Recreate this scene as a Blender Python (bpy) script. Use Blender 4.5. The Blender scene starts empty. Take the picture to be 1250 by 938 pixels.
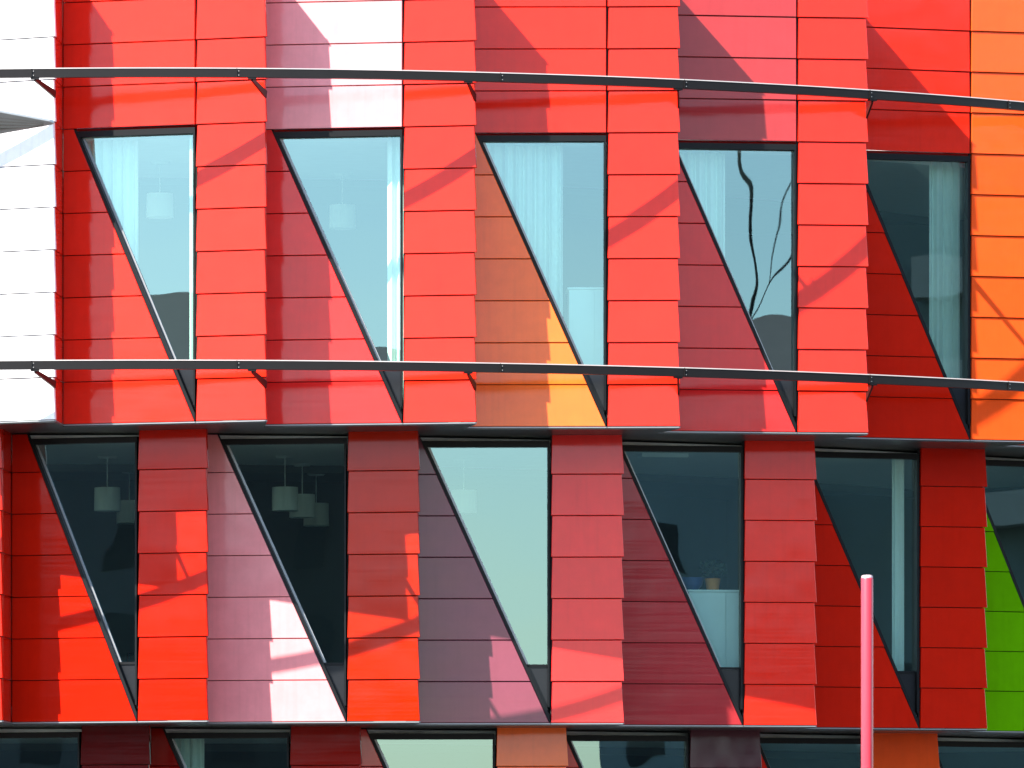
import bpy, math, random
from mathutils import Vector
random.seed(7)
R_ = math.radians
sin, cos, pi = math.sin, math.cos, math.pi
scn = bpy.context.scene
COL = scn.collection

# ------------------------------------------------------------------ camera numbers (recovered from the photograph)
PW, PH = 1250.0, 938.0
F, XA, YH = 8166.0, 184.6, 1131.8
DC = 100.0
EYE = 5.0
RAD = 18.88
RISE = 3.6
ROW = RISE / 7.0
BASE1 = EYE + 6.13          # underside of the upper storey
AZ, EL = R_(51.3), R_(46.0)

# ------------------------------------------------------------------ mesh collector
class MB:
    def __init__(s): s.v = []; s.f = []; s.m = []
    def face(s, pts, mi=0):
        i = len(s.v); s.v += [tuple(p) for p in pts]; s.f.append(tuple(range(i, i + len(pts)))); s.m.append(mi)
    def solid(s, front, back, mi=0, cap=True):
        n = len(front); i = len(s.v)
        s.v += [tuple(p) for p in front] + [tuple(p) for p in back]
        s.f.append(tuple(range(i, i + n))); s.m.append(mi)
        if cap: s.f.append(tuple(range(i + 2 * n - 1, i + n - 1, -1))); s.m.append(mi)
        for k in range(n):
            j = (k + 1) % n
            s.f.append((i + j, i + k, i + n + k, i + n + j)); s.m.append(mi)
    def loft(s, rings, mi=0, caps=True, closed=True):
        n = len(rings[0]); i = len(s.v)
        for r in rings: s.v += [tuple(p) for p in r]
        for a in range(len(rings) - 1):
            for k in range(n if closed else n - 1):
                j = (k + 1) % n
                s.f.append((i + a * n + k, i + a * n + j, i + (a + 1) * n + j, i + (a + 1) * n + k)); s.m.append(mi)
        if caps and closed:
            s.f.append(tuple(range(i + n - 1, i - 1, -1))); s.m.append(mi)
            e = i + (len(rings) - 1) * n
            s.f.append(tuple(range(e, e + n))); s.m.append(mi)
    def box(s, c, h, rz=0.0, mi=0):
        cx, cy, cz = c; hx, hy, hz = h; q = []
        for dx, dy in ((-hx, -hy), (hx, -hy), (hx, hy), (-hx, hy)):
            q.append((cx + dx * cos(rz) - dy * sin(rz), cy + dx * sin(rz) + dy * cos(rz)))
        s.solid([(x, y, cz + hz) for x, y in q], [(x, y, cz - hz) for x, y in q], mi)
    def bar(s, a, b, r, n=8, r2=None):
        a = Vector(a); b = Vector(b); d = (b - a).normalized()
        up = Vector((0, 0, 1)) if abs(d.z) < .9 else Vector((1, 0, 0))
        x = d.cross(up).normalized(); y = x.cross(d)
        r2 = r if r2 is None else r2
        s.loft([[p + (x * cos(2 * pi * k / n) + y * sin(2 * pi * k / n)) * q for k in range(n)] for p, q in ((a, r), (b, r2))])
    def build(s, name, mat, parent=None, origin=(0, 0, 0), smooth=False):
        me = bpy.data.meshes.new(name)
        ox, oy, oz = origin
        me.from_pydata([(x - ox, y - oy, z - oz) for x, y, z in s.v], [], s.f)
        for m in (mat if isinstance(mat, (list, tuple)) else [mat]): me.materials.append(m)
        for p, mi in zip(me.polygons, s.m):
            p.material_index = mi; p.use_smooth = smooth
        import bmesh
        bm = bmesh.new(); bm.from_mesh(me)
        if smooth: bmesh.ops.remove_doubles(bm, verts=bm.verts, dist=1e-5)
        bmesh.ops.recalc_face_normals(bm, faces=bm.faces)
        bm.to_mesh(me); bm.free()
        o = bpy.data.objects.new(name, me); COL.objects.link(o)
        if parent is not None:
            o.parent = parent
            pl = Vector(parent.location); q = parent.parent
            while q is not None: pl += Vector(q.location); q = q.parent
            o.location = Vector(origin) - pl
        else: o.location = origin
        return o

def tag(o, label=None, cat=None, group=None, kind=None):
    if label: o['label'] = label
    if cat: o['category'] = cat
    if group: o['group'] = group
    if kind: o['kind'] = kind
    return o
def empty(name, loc):
    o = bpy.data.objects.new(name, None); COL.objects.link(o); o.location = loc; o.empty_display_size = .2
    return o

# ------------------------------------------------------------------ materials
def newmat(name):
    m = bpy.data.materials.new(name); m.use_nodes = True
    nt = m.node_tree; nt.nodes.clear()
    out = nt.nodes.new('ShaderNodeOutputMaterial')
    return m, nt, out
def nd(nt, t, **kw):
    n = nt.nodes.new(t)
    for k, v in kw.items():
        if k in n.inputs: n.inputs[k].default_value = v
        else: setattr(n, k, v)
    return n
def simple(name, col, rough=.5, metal=0.0, noise=.12, scale=6.0, bump=0.0, spec=.5):
    m, nt, out = newmat(name)
    p = nd(nt, 'ShaderNodeBsdfPrincipled', Roughness=rough, Metallic=metal)
    p.inputs['Specular IOR Level'].default_value = spec
    tc = nd(nt, 'ShaderNodeTexCoord'); nz = nd(nt, 'ShaderNodeTexNoise', Scale=scale, Detail=5.0)
    nt.links.new(tc.outputs['Object'], nz.inputs['Vector'])
    mr = nd(nt, 'ShaderNodeMapRange'); mr.inputs['To Min'].default_value = 1 - noise; mr.inputs['To Max'].default_value = 1 + noise
    nt.links.new(nz.outputs['Fac'], mr.inputs['Value'])
    hs = nd(nt, 'ShaderNodeHueSaturation'); hs.inputs['Color'].default_value = (*col, 1)
    nt.links.new(mr.outputs['Result'], hs.inputs['Value'])
    nt.links.new(hs.outputs['Color'], p.inputs['Base Color'])
    if bump:
        b = nd(nt, 'ShaderNodeBump', Strength=bump, Distance=.02)
        nt.links.new(nz.outputs['Fac'], b.inputs['Height']); nt.links.new(b.outputs['Normal'], p.inputs['Normal'])
    nt.links.new(p.outputs[0], out.inputs['Surface'])
    return m
def coated(name, col, rough=.09, spec=.32):
    """Powder coated folded sheet: fine rolling streaks, faint oil-canning, thin dust."""
    m, nt, out = newmat(name)
    p = nd(nt, 'ShaderNodeBsdfPrincipled')
    p.inputs['Specular IOR Level'].default_value = spec
    geo = nd(nt, 'ShaderNodeTexCoord')
    # streaks: stretched along the wall, fine in height
    mp = nd(nt, 'ShaderNodeMapping'); mp.inputs['Scale'].default_value = (.7, .7, 38.0)
    nt.links.new(geo.outputs['Object'], mp.inputs['Vector'])
    st = nd(nt, 'ShaderNodeTexNoise', Scale=1.0, Detail=4.0, Roughness=.6); nt.links.new(mp.outputs['Vector'], st.inputs['Vector'])
    # broad waviness of the sheet
    wv = nd(nt, 'ShaderNodeTexNoise', Scale=2.2, Detail=1.0); nt.links.new(geo.outputs['Object'], wv.inputs['Vector'])
    # dirt
    dz = nd(nt, 'ShaderNodeTexNoise', Scale=5.0, Detail=8.0, Roughness=.7); nt.links.new(geo.outputs['Object'], dz.inputs['Vector'])
    r1 = nd(nt, 'ShaderNodeMapRange'); r1.inputs['From Min'].default_value = .3; r1.inputs['From Max'].default_value = .7
    r1.inputs['To Min'].default_value = rough - .04; r1.inputs['To Max'].default_value = rough + .07
    nt.links.new(st.outputs['Fac'], r1.inputs['Value']); nt.links.new(r1.outputs['Result'], p.inputs['Roughness'])
    r2 = nd(nt, 'ShaderNodeMapRange'); r2.inputs['From Min'].default_value = .3; r2.inputs['From Max'].default_value = .75
    r2.inputs['To Min'].default_value = 1.03; r2.inputs['To Max'].default_value = .90
    nt.links.new(dz.outputs['Fac'], r2.inputs['Value'])
    gi = nd(nt, 'ShaderNodeNewGeometry')      # each folded panel a touch lighter or darker than the next
    r3 = nd(nt, 'ShaderNodeMapRange'); r3.inputs['To Min'].default_value = .93; r3.inputs['To Max'].default_value = 1.06
    nt.links.new(gi.outputs['Random Per Island'], r3.inputs['Value'])
    # faint vertical rain runs
    m3 = nd(nt, 'ShaderNodeMapping'); m3.inputs['Scale'].default_value = (16.0, 16.0, .9); nt.links.new(geo.outputs['Object'], m3.inputs['Vector'])
    rn = nd(nt, 'ShaderNodeTexNoise', Scale=1.0, Detail=3.0); nt.links.new(m3.outputs['Vector'], rn.inputs['Vector'])
    r4 = nd(nt, 'ShaderNodeMapRange'); r4.inputs['From Min'].default_value = .5; r4.inputs['From Max'].default_value = .8; r4.inputs['To Min'].default_value = 1.0; r4.inputs['To Max'].default_value = .93
    nt.links.new(rn.outputs['Fac'], r4.inputs['Value'])
    ma = nd(nt, 'ShaderNodeMath', operation='MULTIPLY'); nt.links.new(r2.outputs['Result'], ma.inputs[0]); nt.links.new(r3.outputs['Result'], ma.inputs[1])
    mb_ = nd(nt, 'ShaderNodeMath', operation='MULTIPLY'); nt.links.new(ma.outputs[0], mb_.inputs[0]); nt.links.new(r4.outputs['Result'], mb_.inputs[1])
    hs = nd(nt, 'ShaderNodeHueSaturation'); hs.inputs['Color'].default_value = (*col, 1)
    nt.links.new(mb_.outputs[0], hs.inputs['Value']); nt.links.new(hs.outputs['Color'], p.inputs['Base Color'])
    b1 = nd(nt, 'ShaderNodeBump', Strength=.5, Distance=.006); nt.links.new(wv.outputs['Fac'], b1.inputs['Height'])
    b2 = nd(nt, 'ShaderNodeBump', Strength=.10, Distance=.002); nt.links.new(st.outputs['Fac'], b2.inputs['Height'])
    nt.links.new(b1.outputs['Normal'], b2.inputs['Normal']); nt.links.new(b2.outputs['Normal'], p.inputs['Normal'])
    nt.links.new(p.outputs[0], out.inputs['Surface'])
    return m
def glassmat(name, tint, refl):
    """Solar control glazing: tinted see-through plus a partly mirrored coating, slightly wavy."""
    m, nt, out = newmat(name)
    tr = nd(nt, 'ShaderNodeBsdfTransparent'); tr.inputs['Color'].default_value = (*tint, 1)
    gl = nd(nt, 'ShaderNodeBsdfGlossy', Roughness=.004); gl.inputs['Color'].default_value = (.61, .93, 1.0, 1)
    geo = nd(nt, 'ShaderNodeTexCoord')
    wv = nd(nt, 'ShaderNodeTexNoise', Scale=.55, Detail=2.0, Roughness=.45); nt.links.new(geo.outputs['Object'], wv.inputs['Vector'])
    b = nd(nt, 'ShaderNodeBump', Strength=.5, Distance=.0065); nt.links.new(wv.outputs['Fac'], b.inputs['Height'])
    nt.links.new(b.outputs['Normal'], gl.inputs['Normal'])
    fr = nd(nt, 'ShaderNodeFresnel', IOR=1.5)
    ad = nd(nt, 'ShaderNodeMath', operation='ADD'); ad.inputs[1].default_value = refl; ad.use_clamp = True
    nt.links.new(fr.outputs[0], ad.inputs[0])
    mx = nd(nt, 'ShaderNodeMixShader'); nt.links.new(ad.outputs[0], mx.inputs['Fac'])
    nt.links.new(tr.outputs[0], mx.inputs[1]); nt.links.new(gl.outputs[0], mx.inputs[2])
    nt.links.new(mx.outputs[0], out.inputs['Surface'])
    return m

PAINT = {
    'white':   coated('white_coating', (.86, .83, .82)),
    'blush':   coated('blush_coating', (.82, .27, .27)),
    'red':     coated('red_coating', (.76, .019, .007), spec=.26),
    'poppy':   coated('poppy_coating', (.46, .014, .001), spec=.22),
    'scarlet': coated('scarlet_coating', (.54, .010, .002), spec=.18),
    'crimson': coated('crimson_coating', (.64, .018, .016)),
    'rose':    coated('rose_coating', (.78, .022, .018)),
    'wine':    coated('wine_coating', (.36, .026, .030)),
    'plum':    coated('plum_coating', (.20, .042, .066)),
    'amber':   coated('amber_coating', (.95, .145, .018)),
    'orange':  coated('orange_coating', (.84, .080, .010), spec=.25),
    'green':   coated('green_coating', (.115, .37, .0005), spec=.06),
    'shaded_red':  coated('shaded_red_coating', (.10, .004, .004), spec=.25),  # red panels with the lower storey's deep shade put into the colour
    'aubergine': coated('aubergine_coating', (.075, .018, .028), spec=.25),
    'shaded_scarlet':  coated('shaded_scarlet_coating', (.26, .005, .002), spec=.2),  # scarlet made darker, overhang shade painted into the base colour
}
M_FRAME = simple('black_aluminium', (.005, .0055, .006), .45, 0, .2, spec=.2)
M_INFILL = simple('charcoal_sheet', (.012, .013, .015), .3, spec=.3)
M_SOFFIT = simple('grey_soffit_sheet', (.05, .05, .05), .3, .0, .25, 3)
M_DRIP = simple('bare_aluminium', (.30, .30, .30), .4, .6)
M_DRIP2 = simple('pale_lamp_paint', (.48, .50, .49), .45)
M_LIP = simple('highlight_pale_steel', (.34, .32, .30), .4, .3)  # painted highlight for the rail top; also pale steel of bolts and fins
M_BACK = simple('dark_membrane', (.015, .015, .016), .9)
M_RAIL = simple('graphite_steel', (.0075, .006, .0055), .45, .0, .15, spec=.25)
M_CEIL = simple('ceiling_white', (.80, .82, .80), .8, 0, .05)
M_CEIL2 = simple('ceiling_shaded', (.10, .11, .11), .8, 0, .08)  # dark tone paints in the shade away from the windows
M_FLOORIN = simple('carpet_grey', (.42, .42, .40), .9)
M_INWALL = simple('inner_wall_paint', (.07, .075, .075), .8, 0, .15, 1.2)
M_CURTAIN = simple('curtain_cloth', (.72, .78, .74), .85, 0, .05, 20)
M_SHADE = simple('lamp_shade_cloth', (.70, .74, .72), .8, 0, .04)
M_CAB = simple('white_laminate', (.72, .78, .76), .45, 0, .03)
M_POT = simple('terracotta', (.55, .20, .04), .7, 0, .2, 20)
M_LEAF = simple('plant_leaf', (.012, .028, .010), .6, 0, .3, 15)
M_BLUE = simple('blue_plastic', (.015, .04, .16), .35)
M_CHROME = simple('chrome_tube', (.7, .7, .7), .15, 1.0, 0.0)
M_BLACKCLOTH = simple('black_cloth', (.03, .03, .035), .9)
M_POLE = simple('pink_paint', (.52, .026, .046), .38, 0, .05, 3)
M_GLASS = glassmat('solar_glazing', (.78, .98, .91), .155)
M_BRICK = simple('plaster_facade', (.10, .10, .095), .85, 0, .15, .4)
M_BRICK2 = simple('brick_facade', (.055, .05, .045), .9, 0, .2, .6)
M_ROOFT = simple('roof_tile', (.09, .07, .065), .8, 0, .3, 2)
M_GREEN = simple('grey_green_render', (.13, .17, .155), .85, 0, .2, .5)
M_PALE = simple('pale_plaster', (.20, .25, .25), .85, 0, .15, .4)
M_BALC = simple('balcony_concrete', (.17, .19, .18), .8)
M_DARKGLASS = simple('dark_window_glass', (.015, .02, .025), .3, spec=.2)

# ------------------------------------------------------------------ plan geometry
def theta(x, c, r):
    lo, hi = -1.35, 1.35
    for _ in range(60):
        m = (lo + hi) / 2
        if XA + F * (c[0] + r * sin(m)) / (DC + c[1] - r * cos(m)) < x: lo = m
        else: hi = m
    return m
def polar(c, t, r): return Vector((c[0] + r * sin(t), c[1] - r * cos(t)))
PT, PR = .31, .46           # how far a tooth stands out of, and a bay stands behind, the ring
STEP = R_(7.8)
class Frame:
    """Local frame of one flat strip of facade: u along it, v up, w outwards."""
    def __init__(s, a, b, z0):
        s.a = Vector((a[0], a[1])); d = Vector((b[0], b[1])) - s.a; s.W = d.length; s.t = d / s.W
        s.n = Vector((s.t.y, -s.t.x)); s.z0 = z0
    def p(s, u, v, w=0.0):
        q = s.a + s.t * u + s.n * w
        return Vector((q.x, q.y, s.z0 + v))
def inset(poly, d):
    n = len(poly); out = []
    for i in range(n):
        p0, p1, p2 = Vector(poly[i - 1]), Vector(poly[i]), Vector(poly[(i + 1) % n])
        e1 = (p1 - p0).normalized(); e2 = (p2 - p1).normalized()
        n1 = Vector((-e1.y, e1.x)); n2 = Vector((-e2.y, e2.x))
        k = 1 + n1.dot(n2)
        out.append(p1 + (n1 + n2) * (d / max(k, .25)))
    return out
def panel(mb, fr, poly, wf, gap=.004, rim=.005, deep=.045):
    """One folded sheet panel with a small rounded fold."""
    P = inset(poly, gap)
    if min((P[i] - P[i - 1]).length for i in range(len(P))) < .025: return
    Q = inset(P, rim)
    mb.loft([[fr.p(u, v, wf(u, v) - deep) for u, v in P], [fr.p(u, v, wf(u, v) - rim) for u, v in P], [fr.p(u, v, wf(u, v)) for u, v in Q]])
def clip(poly, f):
    """Keep the part of a polygon where f(u, v) >= 0 (f is linear)."""
    out = []; n = len(poly)
    for i in range(n):
        a, b = poly[i], poly[(i + 1) % n]; fa, fb = f(*a), f(*b)
        if fa >= 0: out.append(a)
        if (fa > 0 > fb) or (fa < 0 < fb):
            t = fa / (fa - fb); out.append((a[0] + t * (b[0] - a[0]), a[1] + t * (b[1] - a[1])))
    # drop doubles
    res = []
    for p in out:
        if not res or (Vector(p) - Vector(res[-1])).length > 1e-4: res.append(p)
    if len(res) > 2 and (Vector(res[0]) - Vector(res[-1])).length < 1e-4: res.pop()
    return res

# pier: left edge px, tip px ; colours ; window left margin
C1, C2, C3 = (0.0, 0.0), (-.43, 1.08), (-.86, 2.16)
ST = [
 dict(c=C1, z=BASE1, rows=11, nm='upper', k0=-2,
      L=[None, None, -14, 239, 492, 741, 973, 1184.5, None, None], T=[None, None, 67, 325, 581, 829.5, 1059, 1263, None, None],
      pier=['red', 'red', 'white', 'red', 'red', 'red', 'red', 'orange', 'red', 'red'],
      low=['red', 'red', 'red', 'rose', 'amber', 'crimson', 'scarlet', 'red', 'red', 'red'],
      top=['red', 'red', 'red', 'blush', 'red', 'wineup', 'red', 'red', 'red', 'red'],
      side=['red', 'red', 'red', 'red', 'red', 'red', 'red', 'red', 'red', 'red'], u0=[.1, .1, .15] + [.09] * 7),
 dict(c=C2, z=BASE1 - RISE, rows=7, nm='middle', k0=-2,
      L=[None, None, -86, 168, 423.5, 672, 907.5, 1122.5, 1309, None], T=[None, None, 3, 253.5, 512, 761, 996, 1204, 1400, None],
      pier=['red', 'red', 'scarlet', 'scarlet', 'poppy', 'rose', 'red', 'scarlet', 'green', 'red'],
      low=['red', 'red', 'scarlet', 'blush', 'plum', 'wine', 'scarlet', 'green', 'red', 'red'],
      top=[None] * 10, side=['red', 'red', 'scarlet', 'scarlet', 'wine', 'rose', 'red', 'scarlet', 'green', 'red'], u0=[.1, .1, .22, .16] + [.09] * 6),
 dict(c=C3, z=BASE1 - 2 * RISE, rows=7, nm='lower', k0=-2,
      L=[None, None, -155, 98, 353.5, 605, 841, 1063, 1262, None], T=[None, None, -70, 183, 441, 693, 929, 1146, 1345, None],
      pier=['red', 'red', 'red', 'shaded_red', 'shaded_scarlet', 'amber', 'aubergine', 'orange', 'red', 'red'],
      low=['red', 'red', 'red', 'shaded_scarlet', 'crimson', 'crimson', 'red', 'red', 'red', 'red'],
      top=[None] * 10, side=['red'] * 10, u0=[.1, .1, .2, .18] + [.09] * 6),
]
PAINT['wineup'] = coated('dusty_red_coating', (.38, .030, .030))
COLNAME = {'white': 'white', 'blush': 'pale pink', 'red': 'red', 'poppy': 'orange red', 'scarlet': 'deep red', 'crimson': 'crimson', 'rose': 'rose red',
           'wine': 'wine red', 'plum': 'plum purple', 'amber': 'amber orange', 'orange': 'orange', 'green': 'bright green', 'shaded_red': 'shade-darkened red', 'aubergine': 'dark aubergine', 'shaded_scarlet': 'shade-darkened deep red', 'wineup': 'dusty red'}
def angles(S):
    n = len(S['L']); tl = [None] * n; tt = [None] * n
    for i in range(n):
        if S['L'][i] is not None: tl[i] = theta(S['L'][i], S['c'], RAD)
        if S['T'][i] is not None: tt[i] = theta(S['T'][i], S['c'], RAD + PT)
    for seq in (tl, tt):
        for i in range(n - 1, -1, -1):
            if seq[i] is None and i + 1 < n and seq[i + 1] is not None: seq[i] = seq[i + 1] - STEP
        for i in range(n):
            if seq[i] is None: seq[i] = seq[i - 1] + STEP
    return tl, tt

# ------------------------------------------------------------------ the building
B = tag(empty('round_building', (0, 0, 0)), 'round building clad in red, orange, pink and green metal panels with slanted windows', 'building')
def sub(o, label):
    o['label'] = label; return o
OUT = {}   # outline of each storey for soffits
for si, S in enumerate(ST):
    c, z0, rows = S['c'], S['z'], S['rows']
    H = rows * ROW
    tl, tt = angles(S); n = len(tl)
    S['tl'], S['tt'] = tl, tt
    outline = []
    S['bays'] = []
    backing = MB()
    for i in range(n):
        pa, tip = polar(c, tl[i], RAD), polar(c, tt[i], RAD + PT)
        fr = Frame(pa, tip, z0)
        outline += [pa, tip]
        # ---- pier cladding
        mb = MB(); W = fr.W
        ytop = H
        j = 0
        while j * ROW < H - .02:
            v0, v1 = j * ROW, min((j + 1) * ROW, H)
            k = .012
            wf = lambda u, v, v0=v0: .020 - .016 * (v - v0) / ROW
            panel(mb, fr, [(.004, v0), (W + .012, v0), (W - .018, v1), (.004 + .014, v1)], wf)
            j += 1
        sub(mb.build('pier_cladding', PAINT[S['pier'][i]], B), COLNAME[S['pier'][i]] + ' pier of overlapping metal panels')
        backing.solid([fr.p(0, 0.01, -.05), fr.p(W - .03, 0.01, -.05), fr.p(W - .03, H - .01, -.05), fr.p(0, H - .01, -.05)],
                      [fr.p(0, 0.01, -.09), fr.p(W - .03, 0.01, -.09), fr.p(W - .03, H - .01, -.09), fr.p(0, H - .01, -.09)])
        if i + 1 >= n: continue
        # ---- side return behind the tip
        a = polar(c, tt[i] + .0022, RAD - PR); b = polar(c, tl[i + 1], RAD)
        fs = Frame(tip - (tip - a) * .06, a, z0)
        ms = MB(); j = 0
        while j * ROW < H - .02:
            v0, v1 = j * ROW, min((j + 1) * ROW, H)
            panel(ms, fs, [(0, v0), (fs.W - .004, v0), (fs.W - .004, v1), (0, v1)], lambda u, v: .0, deep=.03)
            j += 1
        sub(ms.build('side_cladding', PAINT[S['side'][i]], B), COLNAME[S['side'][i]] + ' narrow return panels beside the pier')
        outline.append(a)
        fb = Frame(a, b, z0); W = fb.W
        vt = 7 * ROW - (.03 if rows > 7 else .10)
        u0 = max(.06, W - 1.60) if S['u0'][i] == .09 else S['u0'][i]
        S['bays'].append((fb, u0, vt))
        # outer line of the diagonal: (u0, vt) -> (W, 0)
        ue = W - .012
        diag = lambda u, v, s=0.0: -((u - u0) * vt + (v - vt) * (ue - u0)) / math.hypot(vt, ue - u0) - s
        ml = MB(); mt = MB(); j = 0
        while j * ROW < H - .02:
            v0, v1 = j * ROW, min((j + 1) * ROW, H)
            wf = lambda u, v, v0=v0: .004 + .010 - .010 * (v - v0) / ROW
            rect = [(0.003, v0), (W - .008, v0), (W - .008, v1), (0.003, v1)]
            if v0 >= 7 * ROW - .01:
                panel(mt, fb, rect, wf)
            else:
                pl = clip(rect, lambda u, v: diag(u, v))
                if v1 > vt and rows == 7: pl = clip(pl, lambda u, v: vt + .06 - v)
                if len(pl) > 2: panel(ml, fb, pl, wf)
            j += 1
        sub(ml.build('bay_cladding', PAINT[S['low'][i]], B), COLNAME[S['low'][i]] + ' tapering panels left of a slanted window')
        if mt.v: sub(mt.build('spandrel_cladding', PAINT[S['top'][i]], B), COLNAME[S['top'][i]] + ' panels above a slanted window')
        # backing sheet left of the diagonal and above the head
        pl = clip([(0, .01), (W, .01), (W, 7 * ROW), (0, 7 * ROW)], lambda u, v: diag(u, v, -.01))
        backing.solid([fb.p(u, v, -.047) for u, v in pl], [fb.p(u, v, -.09) for u, v in pl])
        if rows > 7:
            pl = [(0, 7 * ROW + .005), (W, 7 * ROW + .005), (W, H - .01), (0, H - .01)]
            backing.solid([fb.p(u, v, -.047) for u, v in pl], [fb.p(u, v, -.09) for u, v in pl])
        # ---- window
        D0, D1 = .006, -.10
        wm = MB()
        A, T, X = Vector((u0, vt)), Vector((ue, vt)), Vector((ue, .004))
        dd = (X - A).normalized(); nn = Vector((-dd.y, dd.x))       # nn points right/up, into the opening
        if nn.x < 0: nn = -nn
        def prism(pts, w0, w1, mb=wm): mb.solid([fb.p(u, v, w0) for u, v in pts], [fb.p(u, v, w1) for u, v in pts])
        fw, hd, rw = .038, .072, .022
        gA = A + nn * fw
        prism([(A.x, A.y), (X.x, X.y), (X.x, X.y + fw / max(nn.x * 0 + abs(dd.x), .2)), (A.x + fw / nn.x, A.y)], D0, D1)     # slanted jamb
        prism([(A.x + fw / nn.x + .001, vt - hd), (ue, vt - hd), (ue, vt), (A.x + fw / nn.x + .001, vt)][::1], D0 - .003, D1)  # head
        prism([(ue - rw, .20), (ue, .20), (ue, vt - hd - .001), (ue - rw, vt - hd - .001)], D0 - .002, D1)                      # right jamb
        def xin(v, s=fw):   # u of the inner line of the slanted jamb at height v
            return A.x + s / nn.x + (vt - v) * (ue - u0) / vt
        vb = .70
        prism([(xin(vb), vb), (ue - rw, vb), (ue - rw, vb + .03), (xin(vb + .03), vb + .03)], -.06, D1)                         # transom
        win = wm.build('window', M_FRAME, B)
        sub(win, 'black framed window with one slanted side on the %s storey' % S['nm'])
        # slim inner gasket
        g = MB(); e = .012
        g.solid([fb.p(xin(vt - hd - .002, fw + .002), vt - hd - .002, -.072), fb.p(xin(vb + .03, fw + .002), vb + .032, -.072), fb.p(xin(vb + .03, fw + .03), vb + .032, -.072), fb.p(xin(vt - hd - .002, fw + .03), vt - hd - .002, -.072)],
                [fb.p(xin(vt - hd - .002, fw + .002), vt - hd - .002, -.084), fb.p(xin(vb + .03, fw + .002), vb + .032, -.084), fb.p(xin(vb + .03, fw + .03), vb + .032, -.084), fb.p(xin(vt - hd - .002, fw + .03), vt - hd - .002, -.084)])
        g.build('glazing_bead', M_DRIP, win)
        pm = MB()
        gl = [(xin(vb + .031, fw - .005), vb + .031), (ue - rw + .004, vb + .031), (ue - rw + .004, vt - hd + .004), (xin(vt - hd + .004, fw - .005), vt - hd + .004)]
        pm.face([fb.p(u, v, -.088) for u, v in gl])
        pm.build('pane', M_GLASS, win)
        im = MB()
        il = [(xin(vb - .002), vb - .002), (xin(.2, fw), .2) if xin(.2) < ue - rw else (ue - rw, .3), (ue - rw, vb - .002)]
        vlow = vt - (ue - rw - A.x - fw / nn.x) * vt / (ue - u0)
        il = [(xin(vb - .002), vb - .002), (ue - rw, vlow + .002), (ue - rw, vb - .002)]
        im.solid([fb.p(u, v, -.075) for u, v in il], [fb.p(u, v, -.11) for u, v in il])
        im.build('infill_panel', M_INFILL, win)
    backing.build('backing_wall', M_BACK, B)
    S['outline'] = outline
    S['H'] = H

# ---- soffits, edge trims, slabs and rooms per storey
def arcpts(c, r, t0, t1, n): return [polar(c, t0 + (t1 - t0) * k / n, r) for k in range(n + 1)]
for si, S in enumerate(ST):
    c, z0 = S['c'], S['z']; tl, tt = S['tl'], S['tt']
    ol = S['outline']
    # soffit plate: from the toothed outline inwards, 5 cm thick with panel joints
    so = MB()
    for i in range(len(ol) - 1):
        a, b = ol[i], ol[i + 1]
        ca = Vector(c)
        def inn(p, d): return p + (ca - p).normalized() * d
        m = (a - b).length
        q = [inn(a, .012), inn(b, .012), inn(b, 2.4), inn(a, 2.4)]
        so.solid([(p.x, p.y, z0 - .004) for p in q], [(p.x, p.y, z0 - .03) for p in q])
    so.build('soffit', M_SOFFIT, B)
    dr = MB()
    for i in range(len(ol) - 1):
        fr = Frame(ol[i], ol[i + 1], z0)
        if (ol[i + 1] - ol[i]).length < .05: continue
        pp = lambda v, w: (fr.p(.004, v, w), fr.p(fr.W - .004, v, w))
        dr.solid([pp(-.003, .012)[0], pp(-.003, .012)[1], pp(-.016, .012)[1], pp(-.016, .012)[0]],
                 [pp(-.003, -.010)[0], pp(-.003, -.010)[1], pp(-.016, -.010)[1], pp(-.016, -.010)[0]])
    dr.build('drip_edge', M_DRIP, B)
    t0, t1 = tl[0], tt[-1]
    def ring(name, mat, r0, r1, za, zb, n=70, T0=t0, T1=t1):
        mb = MB(); A = arcpts(c, r0, T0, T1, n); Bq = arcpts(c, r1, T0, T1, n)
        for k in range(n):
            q = [A[k], A[k + 1], Bq[k + 1], Bq[k]]
            mb.solid([(p.x, p.y, zb) for p in q], [(p.x, p.y, za) for p in q])
        return mb.build(name, mat, B)
    zc = z0 + 7 * ROW - .11
    ring('ceiling', M_CEIL, RAD - .50, RAD - 4.8, zc, zc + .06)
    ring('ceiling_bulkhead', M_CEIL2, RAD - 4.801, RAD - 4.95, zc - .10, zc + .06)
    ring('ceiling', M_CEIL2, RAD - 4.951, RAD - 9.0, zc, zc + .06)  # same ceiling further in, loss of window light put into its colour
    ring('floor_slab', M_FLOORIN, RAD - .62, RAD - 9.0, z0 + .01, z0 + .20)
    ring('inner_wall', M_INWALL, RAD - 8.0, RAD - 8.2, z0 + .20, zc)
    for T in (t0, t1):
        mb = MB(); p, q = polar(c, T, RAD - .4), polar(c, T, RAD - 9)
        d = (q - p).normalized(); s = Vector((-d.y, d.x)) * .08
        pts = [p + s, q + s, q - s, p - s]
        mb.solid([(x.x, x.y, zc) for x in pts], [(x.x, x.y, z0 + .2) for x in pts]); mb.build('partition_wall', M_INWALL, B)
    # the rest of the drum, closed
    mb = MB(); n = 90; T1e = t0 + 2 * pi
    A = [polar(c, t1 + (T1e - t1) * k / n, RAD) for k in range(n + 1)]
    for k in range(n):
        mb.face([(A[k].x, A[k].y, z0), (A[k + 1].x, A[k + 1].y, z0), (A[k + 1].x, A[k + 1].y, z0 + S['H']), (A[k].x, A[k].y, z0 + S['H'])])
    mb.build('rear_wall', PAINT['red'], B)
S1 = ST[0]
mb = MB(); zt = S1['z'] + S1['H']
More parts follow.
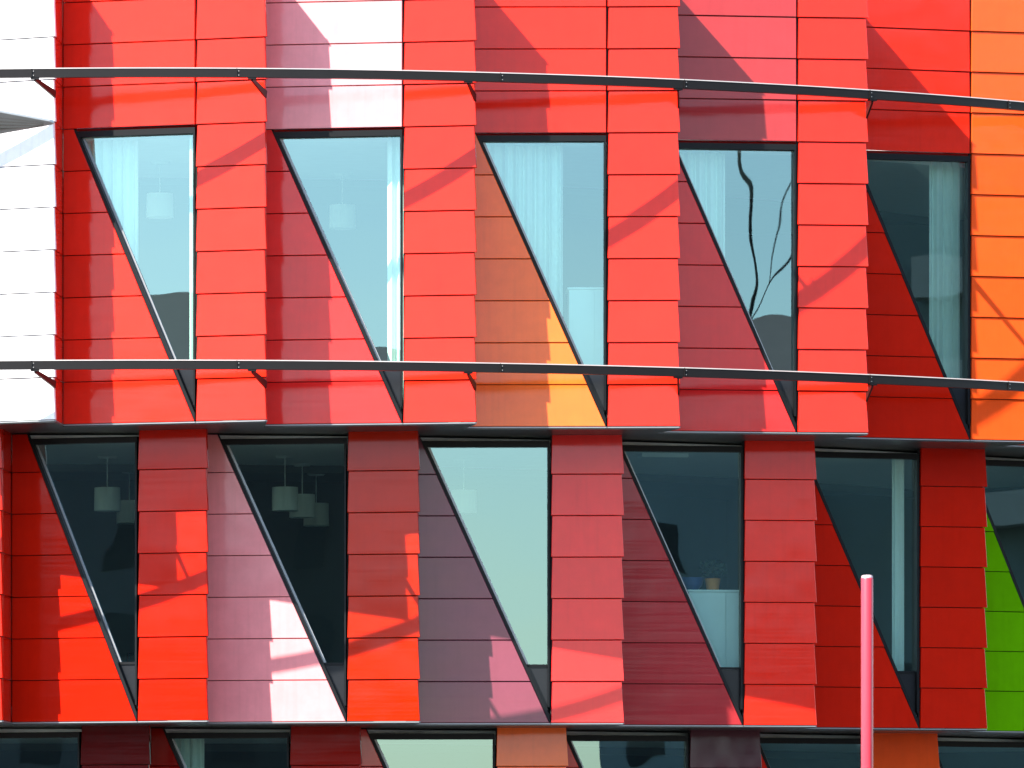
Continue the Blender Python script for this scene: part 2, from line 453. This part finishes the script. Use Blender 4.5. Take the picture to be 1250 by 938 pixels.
mb.loft([[((RAD - .9) * sin(2 * pi * k / 96), -(RAD - .9) * cos(2 * pi * k / 96), z) for k in range(96)] for z in (zt - .25, zt - .05)])
mb.build('roof', M_SOFFIT, B)
cap = MB()
for i in range(len(S1['outline']) - 1):
    fr = Frame(S1['outline'][i], S1['outline'][i + 1], zt); 
    cap.solid([fr.p(0, .002, .003), fr.p(fr.W, .002, .003), fr.p(fr.W, .002, -.05), fr.p(0, .002, -.05)], [fr.p(0, .012, .003), fr.p(fr.W, .012, .003), fr.p(fr.W, .012, -.05), fr.p(0, .012, -.05)])
cap.build('parapet_cap', M_DRIP, B)
mb = MB(); cb = (-1.2, 3.0); zb = ST[2]['z'] - .04
mb.loft([[(cb[0] + (RAD - 1.2) * sin(2 * pi * k / 96), cb[1] - (RAD - 1.2) * cos(2 * pi * k / 96), z) for k in range(96)] for z in (0.0, zb)])
mb.build('ground_floor_wall', M_DARKGLASS, B)

# ------------------------------------------------------------------ curved rails with brackets
def px_z(y, Z): return EYE + (YH - y) * Z / F
RC, RR = (0.0, 0.0), RAD + .73
railz = [px_z(89.0, DC - RR + RC[1]), px_z(445.5, DC - RR + RC[1])]
for rz, lab in zip(railz, ('dark curved rail running above the windows of the upper storey', 'dark curved rail running across the feet of the upper windows')):
    mb = MB(); t0, t1 = R_(-24), R_(74); n = 160
    rings = []
    for k in range(n + 1):
        t = t0 + (t1 - t0) * k / n
        sec = [(-.035, -.055), (.035, -.055), (.035, .040), (.025, .052), (-.025, .052), (-.035, .040)]
        rings.append([(RC[0] + (RR + a) * sin(t), RC[1] - (RR + a) * cos(t), rz + b) for a, b in sec])
    mb.loft(rings)
    org = (0, -RR, rz)
    rail = tag(mb.build('curved_rail', M_RAIL, None, org), lab, 'rail', 'curved rails along the facade')
    # thin pale strip: sunlit glint of the top edge put into colour
    mb = MB(); rings = []
    for k in range(n + 1):
        t = t0 + (t1 - t0) * k / n
        rings.append([(RC[0] + (RR + a) * sin(t), RC[1] - (RR + a) * cos(t), rz + b) for a, b in ((.024, .0528), (.034, .0445), (.040, .0475), (.027, .0600))])
    mb.loft(rings)
    mb.build('top_highlight', M_LIP, rail, org)
    jm = MB()
    for i, (tipth) in enumerate(S1['tt']):
        tip = polar(C1, tipth, RAD + PT)
        tr = tipth - .0106
        q = polar(RC, tr, RR)
        bm_ = MB()
        # flat arm from the tooth to the rail, plus clamp under the rail
        a3 = Vector((tip.x, tip.y, rz - .20)) + Vector((sin(tipth), -cos(tipth), 0)) * -.03
        b3 = Vector((q.x, q.y, rz - .075))
        d = (b3 - a3).normalized(); side = d.cross(Vector((0, 0, 1))).normalized()
        up = side.cross(d)
        r0 = [a3 + side * .012 + up * .045, a3 - side * .012 + up * .045, a3 - side * .012 - up * .045, a3 + side * .012 - up * .045]
        r1 = [b3 + side * .012 + up * .022, b3 - side * .012 + up * .022, b3 - side * .012 - up * .022, b3 + side * .012 - up * .022]
        bm_.loft([r0, r1])
        bm_.box((q.x, q.y, rz - .0655), (.05, .03, .010), tr)
        bm_.build('bracket', M_RAIL, rail, (q.x, q.y, rz - .06))
    for tj in (R_(-4.2), R_(3.0), R_(12.4), R_(19.3), R_(26.8), R_(33.0)):
        q = polar(RC, tj, RR)
        bm_ = MB(); bm_.box((q.x, q.y, rz), (.004, .0475, .0525), tj); bm_.build('splice_joint', M_RAIL, rail, (q.x, q.y, rz))
        for dz in (-.03, .02):
            q2 = polar(RC, tj + .0012, RR + .036); bm_ = MB(); e2 = Vector((sin(tj), -cos(tj), 0)) * .008
            bm_.bar((q2.x, q2.y, rz + dz), tuple(Vector((q2.x, q2.y, rz + dz)) + e2), .006, 8); bm_.build('bolt', M_LIP, rail, (q2.x, q2.y, rz + dz))

# ------------------------------------------------------------------ street lamp whose head pokes in at the left
def at(x, y, Z): return Vector(((x - XA) / F * Z, Z - DC, EYE + (YH - y) / F * Z))
def circ(x, y, z, r, nseg=28): return [(x + r * cos(2 * pi * k / nseg), y + r * sin(2 * pi * k / nseg), z) for k in range(nseg)]
Zf = 50.0
T0 = at(66, 150, Zf)                                   # blunt tip of the lamp head
lx, ly, lz = T0.x - 1.9, T0.y, T0.z
lampo = tag(empty('street_lamp', (lx, ly, 0)), 'pale flat lamp head on a street lamp poking in from the left edge', 'street lamp')
mb = MB()
prof = []
for u, hw, zn, zf in ((0, .03, .004, -.004), (.03, .08, .012, -.010), (.44, .26, .066, -.060), (.80, .32, .116, -.100), (.95, .20, .125, -.085)):
    x = T0.x - u
    prof.append([(x, ly - hw, lz + zn - .012), (x, ly + hw, lz + zf), (x, ly + hw, lz + zf + .03), (x, ly - hw, lz + zn + .006)])
mb.loft(prof)
head = mb.build('lamp_head', M_DRIP2, lampo, tuple(T0))
for k in range(4):
    f = -.6 + .4 * k                                   # across the tilted underside
    pt_ = lambda u, hw, zn, zf: (T0.x - u, ly + f * hw, lz + (zn - .012) + (zf - zn + .012) * (f + 1) / 2 - .006)
    mb = MB(); mb.bar(pt_(.08, .09, .02, -.016), pt_(.78, .31, .117, -.096), .008, 6); mb.build('cooling_fin', M_LIP, head, (T0.x - .4, ly, lz))
mb = MB(); mb.bar((T0.x - .9, ly, lz + .03), (lx, ly, lz - .25), .045, 12); mb.build('arm', M_DRIP, lampo, (T0.x - .9, ly, lz))
mb = MB(); mb.bar((lx, ly, .002), (lx, ly, lz - .10), .09, 16, .06); mb.build('lamp_post', M_DRIP, lampo, (lx, ly, 0))

# ------------------------------------------------------------------ pink pole
Zp = 45.0
tp = at(1058.5, 705, Zp); rp = 7.2 / F * Zp
mb = MB(); nseg = 28
mb.loft([circ(tp.x, tp.y, 0, rp), circ(tp.x, tp.y, tp.z - .012, rp), circ(tp.x, tp.y, tp.z - .004, rp * .93)])
pole = tag(empty('pink_pole', (tp.x, tp.y, 0)), 'slim pink painted pole standing in front of the red bays', 'pole')
mb.build('shaft', M_POLE, pole, (tp.x, tp.y, 0), smooth=False)
for p in pole.children[0].data.polygons: p.use_smooth = len(p.vertices) == 4
mb = MB(); mb.loft([circ(tp.x, tp.y, tp.z - .0038, rp * .95), circ(tp.x, tp.y, tp.z + .010, rp * .90), circ(tp.x, tp.y, tp.z + .014, rp * .6)]); mb.build('cap', simple('pale_cap', (.6, .45, .45), .5), pole, (tp.x, tp.y, tp.z))
mb = MB(); mb.loft([circ(tp.x, tp.y, .012, rp * 3), circ(tp.x, tp.y, .03, rp * 3)]); mb.build('base_plate', M_RAIL, pole, (tp.x, tp.y, .012))

# ------------------------------------------------------------------ things seen through the windows
def bay(s, k): return ST[s]['bays'][k]          # k = 2 is the first whole bay of the photo
def curtain(s, k, ua, ub, label, w=-.40, amp=.035, v0=.21, v1=None, name='curtain'):
    fb, u0, vt = bay(s, k)
    v1 = vt - .03 if v1 is None else v1
    mb = MB(); n = max(24, int((ub - ua) * 110)); rng = random.Random(s * 10 + k + int(ua * 7))
    ph = rng.random() * 6; fronts = []
    offs = []
    for i in range(n + 1):
        u = ua + (ub - ua) * i / n
        offs.append((u, amp * sin(u * 46 + ph + .9 * sin(u * 11 + ph)) + .4 * amp * sin(u * 93 + ph * 2)))
    for sgn in (0, .004):
        fronts.append([fb.p(u, 0, w + o + sgn) for u, o in offs])
    mb.loft([[p + Vector((0, 0, v)) for p in fronts[0]] + [p + Vector((0, 0, v)) for p in reversed(fronts[1])] for v in (v0, (v0 + v1) / 2, v1)])
    o = fb.p((ua + ub) / 2, v0, w)
    return tag(mb.build(name, M_CURTAIN, None, tuple(o)), label, 'curtain', 'pleated curtains inside the windows')
W_ = lambda s, k: bay(s, k)[0].W
curtain(0, 2, .15, .85, 'pale pleated curtain at the left of the leftmost upper window')
curtain(0, 2, W_(0, 2) - .12, W_(0, 2) + .02, 'thin bright curtain edge at the right of the leftmost upper window', amp=.015, w=-.16)
curtain(0, 3, W_(0, 3) - .24, W_(0, 3) + .05, 'bright sunlit curtain at the right of the second upper window', amp=.03)
curtain(0, 4, -.10, 1.24, 'wide pale pleated curtain behind the window beside the amber orange panels')
curtain(0, 5, -.10, .95, 'pale curtain at the left of the fourth upper window')
curtain(0, 6, W_(0, 6) - .40, W_(0, 6) + .02, 'green tinted curtain at the right of the window beside the orange pier')
curtain(2, 3, .18, .62, 'dim striped curtain at the left of a bottom row window under the pale pink panels')
curtain(1, 6, W_(1, 6) - .22, W_(1, 6) - .06, 'narrow pale curtain behind the window next to the pink pole', amp=.02)

def lamp(s, px, deep, label, drop=.40, r=.17, h=.30):
    c = ST[s]['c']; t = theta(px, c, RAD)
    Zl = DC + c[1] - RAD * cos(t) + deep
    zc = ST[s]['z'] + 7 * ROW - .11
    x, y = (px - XA) / F * Zl, Zl - DC
    e = tag(empty('pendant_lamp', (x, y, zc)), label, 'lamp', 'drum pendant lamps inside the rooms')
    m = MB(); m.loft([circ(x, y, zc - .03, .10), circ(x, y, zc - .001, .13)]); m.build('ceiling_rose', M_SHADE, e, (x, y, zc))
    m = MB(); m.bar((x, y, zc - .03), (x, y, zc - drop + .01), .008, 6); m.build('cord', M_SHADE, e, (x, y, zc - .03))
    m = MB(); zt_ = zc - drop
    m.loft([circ(x, y, zt_ - h, r), circ(x, y, zt_, r * .97)]); m.build('lamp_shade', M_SHADE, e, (x, y, zt_), smooth=False)
LN = ['first', 'second', 'third', 'fourth', 'fifth']
lamp(1, 131, 3.4, 'white drum lamp hanging behind the leftmost middle row window')
lamp(1, 158, 6.0, 'dimmer drum lamp deep behind the leftmost middle row window')
lamp(1, 348, 3.2, 'white drum lamp hanging behind the dark window right of the pale pink panels')
lamp(1, 369, 4.6, 'fainter drum lamp just behind the one right of the pale pink panels')
lamp(1, 386, 6.4, 'faintest drum lamp deep behind the dark window right of the pale pink panels')
lamp(1, 566, 3.4, 'pale drum lamp behind the bright window beside the plum panels')
lamp(0, 195, 3.0, 'faint drum lamp behind the leftmost upper window')
lamp(0, 418, 4.2, 'faint drum lamp behind the second upper window')

def cabinet(s, k, ua, ub, h, deep, label, w=-.45):
    fb, u0, vt = bay(s, k); o = fb.p((ua + ub) / 2, .2, w)
    e = tag(empty('cabinet', tuple(o)), label, 'cabinet', 'white cabinets by the windows')
    def bx(mb, u1, u2, v1, v2, w1, w2):
        mb.solid([fb.p(u1, v1, w1), fb.p(u2, v1, w1), fb.p(u2, v2, w1), fb.p(u1, v2, w1)], [fb.p(u1, v1, w2), fb.p(u2, v1, w2), fb.p(u2, v2, w2), fb.p(u1, v2, w2)])
    m = MB(); bx(m, ua + .004, ub - .004, .2, .2 + h - .026, w - .02, w - deep); m.build('body', M_CAB, e, tuple(o))
    mid = ua + (ub - ua) * .74
    for u1, u2 in ((ua, mid - .003), (mid + .003, ub)):
        m = MB(); bx(m, u1, u2, .22, .2 + h - .03, w, w - .018); m.build('door', M_CAB, e, tuple(o))
    m = MB(); bx(m, ua - .02, ub + .01, .2 + h - .025, .2 + h, w + .015, w - deep - .01); m.build('worktop', M_CAB, e, tuple(o))
    return fb
cabinet(0, 4, 1.32, 1.74, 1.55, .5, 'white cabinet behind the window beside the amber orange panels')
fbp = cabinet(1, 5, 1.20, 1.84, 1.52, .5, 'white cabinet under the potted plant behind the window beside the wine red panels')
# potted plant on it
pc = fbp.p(1.54, 1.72, -.62); x, y, z = pc
e = tag(empty('potted_plant', (x, y, z + .001)), 'dark leafy plant in an orange brown pot standing on the white cabinet', 'plant')
m = MB(); m.loft([circ(x, y, z + .001, .075), circ(x, y, z + .15, .10), circ(x, y, z + .15, .085), circ(x, y, z + .12, .085)]); m.build('pot', M_POT, e, (x, y, z))
m = MB(); rng = random.Random(4)
for _ in range(260):
    th, ph, rr = rng.random() * 2 * pi, math.acos(rng.uniform(-.6, 1)), .17 * rng.random() ** .4
    q = Vector((x + rr * sin(ph) * cos(th), y + rr * sin(ph) * sin(th), z + .24 + rr * .85 * cos(ph)))
    d = Vector((rng.uniform(-1, 1), rng.uniform(-1, 1), rng.uniform(-.4, 1))).normalized(); s_ = d.cross(Vector((rng.uniform(-1, 1), rng.uniform(-1, 1), rng.uniform(-1, 1)))).normalized()
    l = rng.uniform(.04, .075)
    m.face([q, q + d * l * .5 + s_ * l * .3, q + d * l, q + d * l * .5 - s_ * l * .3])
m.build('foliage', M_LEAF, e, (x, y, z + .15))
# blue bowl beside it
pc = fbp.p(1.26, 1.72, -.62); x2, y2, z2 = pc
m = MB(); m.loft([circ(x2, y2, z2 + .001, .09), circ(x2, y2, z2 + .06, .14), circ(x2, y2, z2 + .16, .17), circ(x2, y2, z2 + .16, .155), circ(x2, y2, z2 + .05, .10)])
tag(m.build('bowl', M_BLUE, None, (x2, y2, z2)), 'dark blue bowl on the white cabinet left of the potted plant', 'bowl')
# chair at the foot of the leftmost middle window
fb, u0, vt = bay(1, 2)
o = fb.p(1.52, .2, -.9)
e = tag(empty('chair', tuple(o)), 'dark chair with chrome frame glimpsed at the foot of the leftmost middle row window', 'chair')
Q = lambda u, v, w: fb.p(1.52 + u, .2 + v, -.9 + w)
m = MB(); m.solid([Q(-.24, .46, .22), Q(.24, .46, .22), Q(.24, .46, -.22), Q(-.24, .46, -.22)], [Q(-.24, .42, .22), Q(.24, .42, .22), Q(.24, .42, -.22), Q(-.24, .42, -.22)]); m.build('seat', M_BLACKCLOTH, e, tuple(o))
m = MB(); m.solid([Q(-.23, .52, -.20), Q(.23, .52, -.20), Q(.20, .92, -.27), Q(-.20, .92, -.27)], [Q(-.23, .52, -.23), Q(.23, .52, -.23), Q(.20, .92, -.30), Q(-.20, .92, -.30)]); m.build('backrest', M_BLACKCLOTH, e, tuple(o))
for sx in (-1, 1):
    m = MB()
    pts = [Q(sx * .25, .90, -.285), Q(sx * .25, .44, -.22), Q(sx * .26, .015, -.24), Q(sx * .26, .015, .22), Q(sx * .25, .44, .20), Q(sx * .25, .66, .16), Q(sx * .25, .66, -.22)]
    for p, q in zip(pts, pts[1:]): m.bar(p, q, .012, 8)
    m.build('side_frame', M_CHROME, e, tuple(o))
# long ceiling lamp of the room with the plant
fb, u0, vt = bay(1, 5)
zc = ST[1]['z'] + 7 * ROW - .11
m = MB(); q = [fb.p(u, 0, w) for u, w in ((.75, -1.2), (1.35, -1.2), (1.35, -1.5), (.75, -1.5))]
m.solid([(p.x, p.y, zc - .001) for p in q], [(p.x, p.y, zc - .05) for p in q])
tag(m.build('ceiling_lamp', M_CAB, None, (q[0].x, q[0].y, zc)), 'flat white ceiling lamp above the potted plant window', 'lamp')

# bottles at the foot of the window beside the pole
fb, u0, vt = bay(1, 6)
for u, h, lab in ((1.46, .26, 'taller dark bottle at the foot of the window behind the pink pole'), (1.36, .17, 'shorter dark bottle at the foot of the window behind the pink pole')):
    p = fb.p(u, .735, -.20); x, y, z = p
    m = MB(); m.loft([circ(x, y, z, .035), circ(x, y, z + h * .6, .036), circ(x, y, z + h * .75, .014), circ(x, y, z + h, .014)]); tag(m.build('bottle', M_BLACKCLOTH, None, (x, y, z)), lab, 'bottle')
m = MB(); m.solid([fb.p(u, .733, w) for u, w in ((1.0, -.115), (1.7, -.115), (1.7, -.42), (1.0, -.42))], [fb.p(u, .70, w) for u, w in ((1.0, -.115), (1.7, -.115), (1.7, -.42), (1.0, -.42))])
m.build('window_sill', M_INFILL, B)
# desk lamp in the room beside the orange pier
fb, u0, vt = bay(0, 6)
b0 = fb.p(.86, .95, -1.2)
e = tag(empty('desk_lamp', tuple(b0)), 'black jointed desk lamp glimpsed in the window beside the orange pier', 'lamp')
J = [fb.p(.86, .97, -1.2), fb.p(.72, 1.75, -1.2), fb.p(1.12, 2.22, -1.25)]
m = MB(); m.loft([circ(b0.x, b0.y, b0.z, .10), circ(b0.x, b0.y, b0.z + .025, .09)]); m.build('base', M_BLACKCLOTH, e, tuple(b0))
m = MB(); m.bar(J[0], J[1], .018, 8); m.bar(J[1], J[2], .018, 8); m.build('arm', M_BLACKCLOTH, e, tuple(J[1]))
m = MB(); m.bar(J[2] + Vector((0, 0, .05)), J[2] - Vector((-.06, 0, .14)), .04, 12, .11); m.build('lamp_shade', M_BLACKCLOTH, e, tuple(J[2]))
dk = MB(); dk.solid([fb.p(u, .949, w) for u, w in ((.3, -.85), (1.75, -.85), (1.75, -1.6), (.3, -1.6))], [fb.p(u, .92, w) for u, w in ((.3, -.85), (1.75, -.85), (1.75, -1.6), (.3, -1.6))])
dsk = tag(empty('desk', tuple(fb.p(1.0, .2, -1.2))), 'pale desk under the black lamp in the window beside the orange pier', 'desk')
dk.build('tabletop', M_CAB, dsk, tuple(fb.p(1.0, .92, -1.2)))
for u, w in ((.35, -.9), (1.7, -.9), (.35, -1.55), (1.7, -1.55)):
    m = MB(); m.bar(fb.p(u, .201, w), fb.p(u, .919, w), .022, 8); m.build('leg', M_CHROME, dsk, tuple(fb.p(u, .2, w)))

# ------------------------------------------------------------------ ground and the street behind the camera (seen in the reflections)
def ground():
    m, nt, out = newmat('plaza_paving')
    p = nd(nt, 'ShaderNodeBsdfPrincipled', Roughness=.85)
    tc = nd(nt, 'ShaderNodeTexCoord'); br = nd(nt, 'ShaderNodeTexBrick', Scale=1.2)
    br.inputs['Color1'].default_value = (.052, .05, .048, 1); br.inputs['Color2'].default_value = (.04, .04, .04, 1); br.inputs['Mortar'].default_value = (.03, .03, .03, 1); br.inputs['Mortar Size'].default_value = .01
    nt.links.new(tc.outputs['Object'], br.inputs['Vector']); nt.links.new(br.outputs['Color'], p.inputs['Base Color']); nt.links.new(p.outputs[0], out.inputs['Surface'])
    mb = MB(); s = 900; mb.face([(-s, -s, 0), (s, -s, 0), (s, s, 0), (-s, s, 0)])
    tag(mb.build('ground', m), kind='structure')
ground()
def block(azd, dist, w, d, h, mat, label, roof=0.0, turn=0.0):
    """A street building at a compass angle (from the facade, towards the camera and right) and distance."""
    a = R_(azd); x, y = dist * sin(a), -RAD - dist * cos(a); rz = a + R_(turn)
    e = tag(empty('street_building', (x, y, 0)), label, 'building', 'houses across the street behind the viewer')
    X = Vector((cos(rz), sin(rz))); Y = Vector((-sin(rz), cos(rz)))        # +Y looks at the facade
    def P(u, v, z): q = Vector((x, y)) + X * u + Y * v; return (q.x, q.y, z)
    m = MB(); m.solid([P(-w / 2, -d / 2, h), P(w / 2, -d / 2, h), P(w / 2, d / 2, h), P(-w / 2, d / 2, h)], [P(-w / 2, -d / 2, 0), P(w / 2, -d / 2, 0), P(w / 2, d / 2, 0), P(-w / 2, d / 2, 0)])
    m.build('wall', mat, e, (x, y, 0))
    m = MB()
    if roof:
        m.solid([P(-w / 2 - .4, d / 2 + .5, h + .01), P(-w / 2 - .4, 0, h + roof), P(-w / 2 - .4, -d / 2 - .5, h + .01)], [P(w / 2 + .4, d / 2 + .5, h + .01), P(w / 2 + .4, 0, h + roof), P(w / 2 + .4, -d / 2 - .5, h + .01)])
    else:
        m.solid([P(-w / 2 - .2, -d / 2 - .2, h + .4), P(w / 2 + .2, -d / 2 - .2, h + .4), P(w / 2 + .2, d / 2 + .2, h + .4), P(-w / 2 - .2, d / 2 + .2, h + .4)], [P(-w / 2 - .2, -d / 2 - .2, h + .01), P(w / 2 + .2, -d / 2 - .2, h + .01), P(w / 2 + .2, d / 2 + .2, h + .01), P(-w / 2 - .2, d / 2 + .2, h + .01)])
    m.build('roof', M_ROOFT, e, (x, y, h))
    nx = max(2, int(w / 3.0)); nz = max(1, int((h - 1) / 3.2)); cnt = 0
    for iz in range(nz):
        for ix in range(nx):
            if cnt >= 90: break
            u = -w / 2 + (ix + .5) * w / nx; z = 1.2 + iz * 3.2
            m = MB(); m.solid([P(u - .6, d / 2 + .04, z), P(u + .6, d / 2 + .04, z), P(u + .6, d / 2 + .04, z + 1.6), P(u - .6, d / 2 + .04, z + 1.6)], [P(u - .6, d / 2 + .002, z), P(u + .6, d / 2 + .002, z), P(u + .6, d / 2 + .002, z + 1.6), P(u - .6, d / 2 + .002, z + 1.6)])
            m.build('window', M_DARKGLASS, e, P(u, d / 2, z)); cnt += 1
    return e
block(-27.6, 152, 18, 14, 42.0, M_BRICK2, 'tall brick block across the street, behind the viewer to the left')
block(-39.5, 150, 44, 14, 23.0, M_BRICK, 'plaster house with tall tiled roof across the street, mirrored in the leftmost windows', roof=4.0)
block(-15.8, 152, 32, 14, 22.4, M_BRICK2, 'brick house across the street behind the viewer, mirrored in the second window', roof=2.8)
block(6, 170, 70, 14, 8.0, M_BRICK, 'low plaster house across the street under open sky', roof=1.5)
mh = block(22.2, 150, 12, 14, 23.4, M_PALE, 'narrow plaster house with roof mast across the street, mirrored in the fourth window', roof=2.8)
m = MB(); q = mh.location; mx_ = q.x + 1.5
m.bar((mx_, q.y, 23.4), (mx_ + .2, q.y, 30.0), .08, 8, .07); m.bar((mx_ + .2, q.y, 29.95), (mx_ - .1, q.y, 38.5), .07, 8, .045)
m.bar((mx_, q.y, 26.0), (mx_ + 2.2, q.y, 29.4), .035, 6); m.bar((mx_ + .9, q.y, 27.4), (mx_ + 2.0, q.y, 32.0), .022, 6); m.bar((mx_, q.y, 25.6), (mx_ - 2.0, q.y, 27.5), .03, 6)
m.build('mast', M_RAIL, mh, (mx_, q.y, 23.4))
tb = block(48, 120, 68, 16, 34.0, M_GREEN, 'tall dark block across the street, mirrored in the right windows')
a_ = R_(48); X_ = Vector((cos(a_), sin(a_))); Y_ = Vector((-sin(a_), cos(a_)))
for k in range(9):
    z = 4.0 + 3.2 * k
    for u in (-27, -17, -7, 4, 14, 25):
        if (k + u) % 4 == 0: continue
        m = MB(); m.solid([tuple(Vector((tb.location.x, tb.location.y)) + X_ * (u + du) + Y_ * dv) + (z + .9,) for du, dv in ((-3.2, 8.1), (3.2, 8.1), (3.2, 9.6), (-3.2, 9.6))],
                          [tuple(Vector((tb.location.x, tb.location.y)) + X_ * (u + du) + Y_ * dv) + (z - .2,) for du, dv in ((-3.2, 8.1), (3.2, 8.1), (3.2, 9.6), (-3.2, 9.6))])
        m.build('balcony', M_BALC, tb, (tb.location.x, tb.location.y, z))

# ------------------------------------------------------------------ light, sky, camera
w = bpy.data.worlds.new("World"); scn.world = w; w.use_nodes = True
nt = w.node_tree; nt.nodes.clear()
sky = nt.nodes.new('ShaderNodeTexSky'); sky.sky_type = 'NISHITA'; sky.sun_disc = False
to_sun = Vector((-sin(AZ) * cos(EL), -cos(AZ) * cos(EL), sin(EL)))
sky.sun_elevation = EL; sky.sun_rotation = math.atan2(to_sun.x, to_sun.y) % (2 * pi)
sky.air_density = 1.0; sky.dust_density = .45; sky.ozone_density = .6
bg = nt.nodes.new('ShaderNodeBackground'); bg.inputs['Strength'].default_value = .112
wo = nt.nodes.new('ShaderNodeOutputWorld')
nt.links.new(sky.outputs[0], bg.inputs['Color']); nt.links.new(bg.outputs[0], wo.inputs['Surface'])
sl = bpy.data.lights.new('sun', 'SUN'); sl.energy = 4.3; sl.angle = R_(.5); sl.color = (1.0, .95, .88)
so = bpy.data.objects.new('sun', sl); COL.objects.link(so); so.location = (-40, -60, 60)
so.rotation_euler = (-to_sun).to_track_quat('-Z', 'Y').to_euler()
cam = bpy.data.cameras.new('camera'); co = bpy.data.objects.new('camera', cam); COL.objects.link(co)
co.location = (0, -DC, EYE); co.rotation_euler = (pi / 2, 0, 0)
cam.sensor_fit = 'HORIZONTAL'; cam.sensor_width = 36.0; cam.lens = F / PW * 36.0
cam.shift_x = (PW / 2 - XA) / PW; cam.shift_y = (YH - PH / 2) / PW
cam.clip_start = .5; cam.clip_end = 3000
cam.dof.use_dof = True; cam.dof.focus_distance = 81.5; cam.dof.aperture_fstop = 11.0
scn.camera = co
scn.view_settings.view_transform = 'Standard'; scn.view_settings.look = 'None'
scn.view_settings.exposure = 2.0; scn.view_settings.gamma = 1.0; scn.view_settings.use_curve_mapping = False
scn.cycles.max_bounces = 10; scn.cycles.transparent_max_bounces = 16; scn.cycles.glossy_bounces = 5
scn.cycles.use_denoising = True
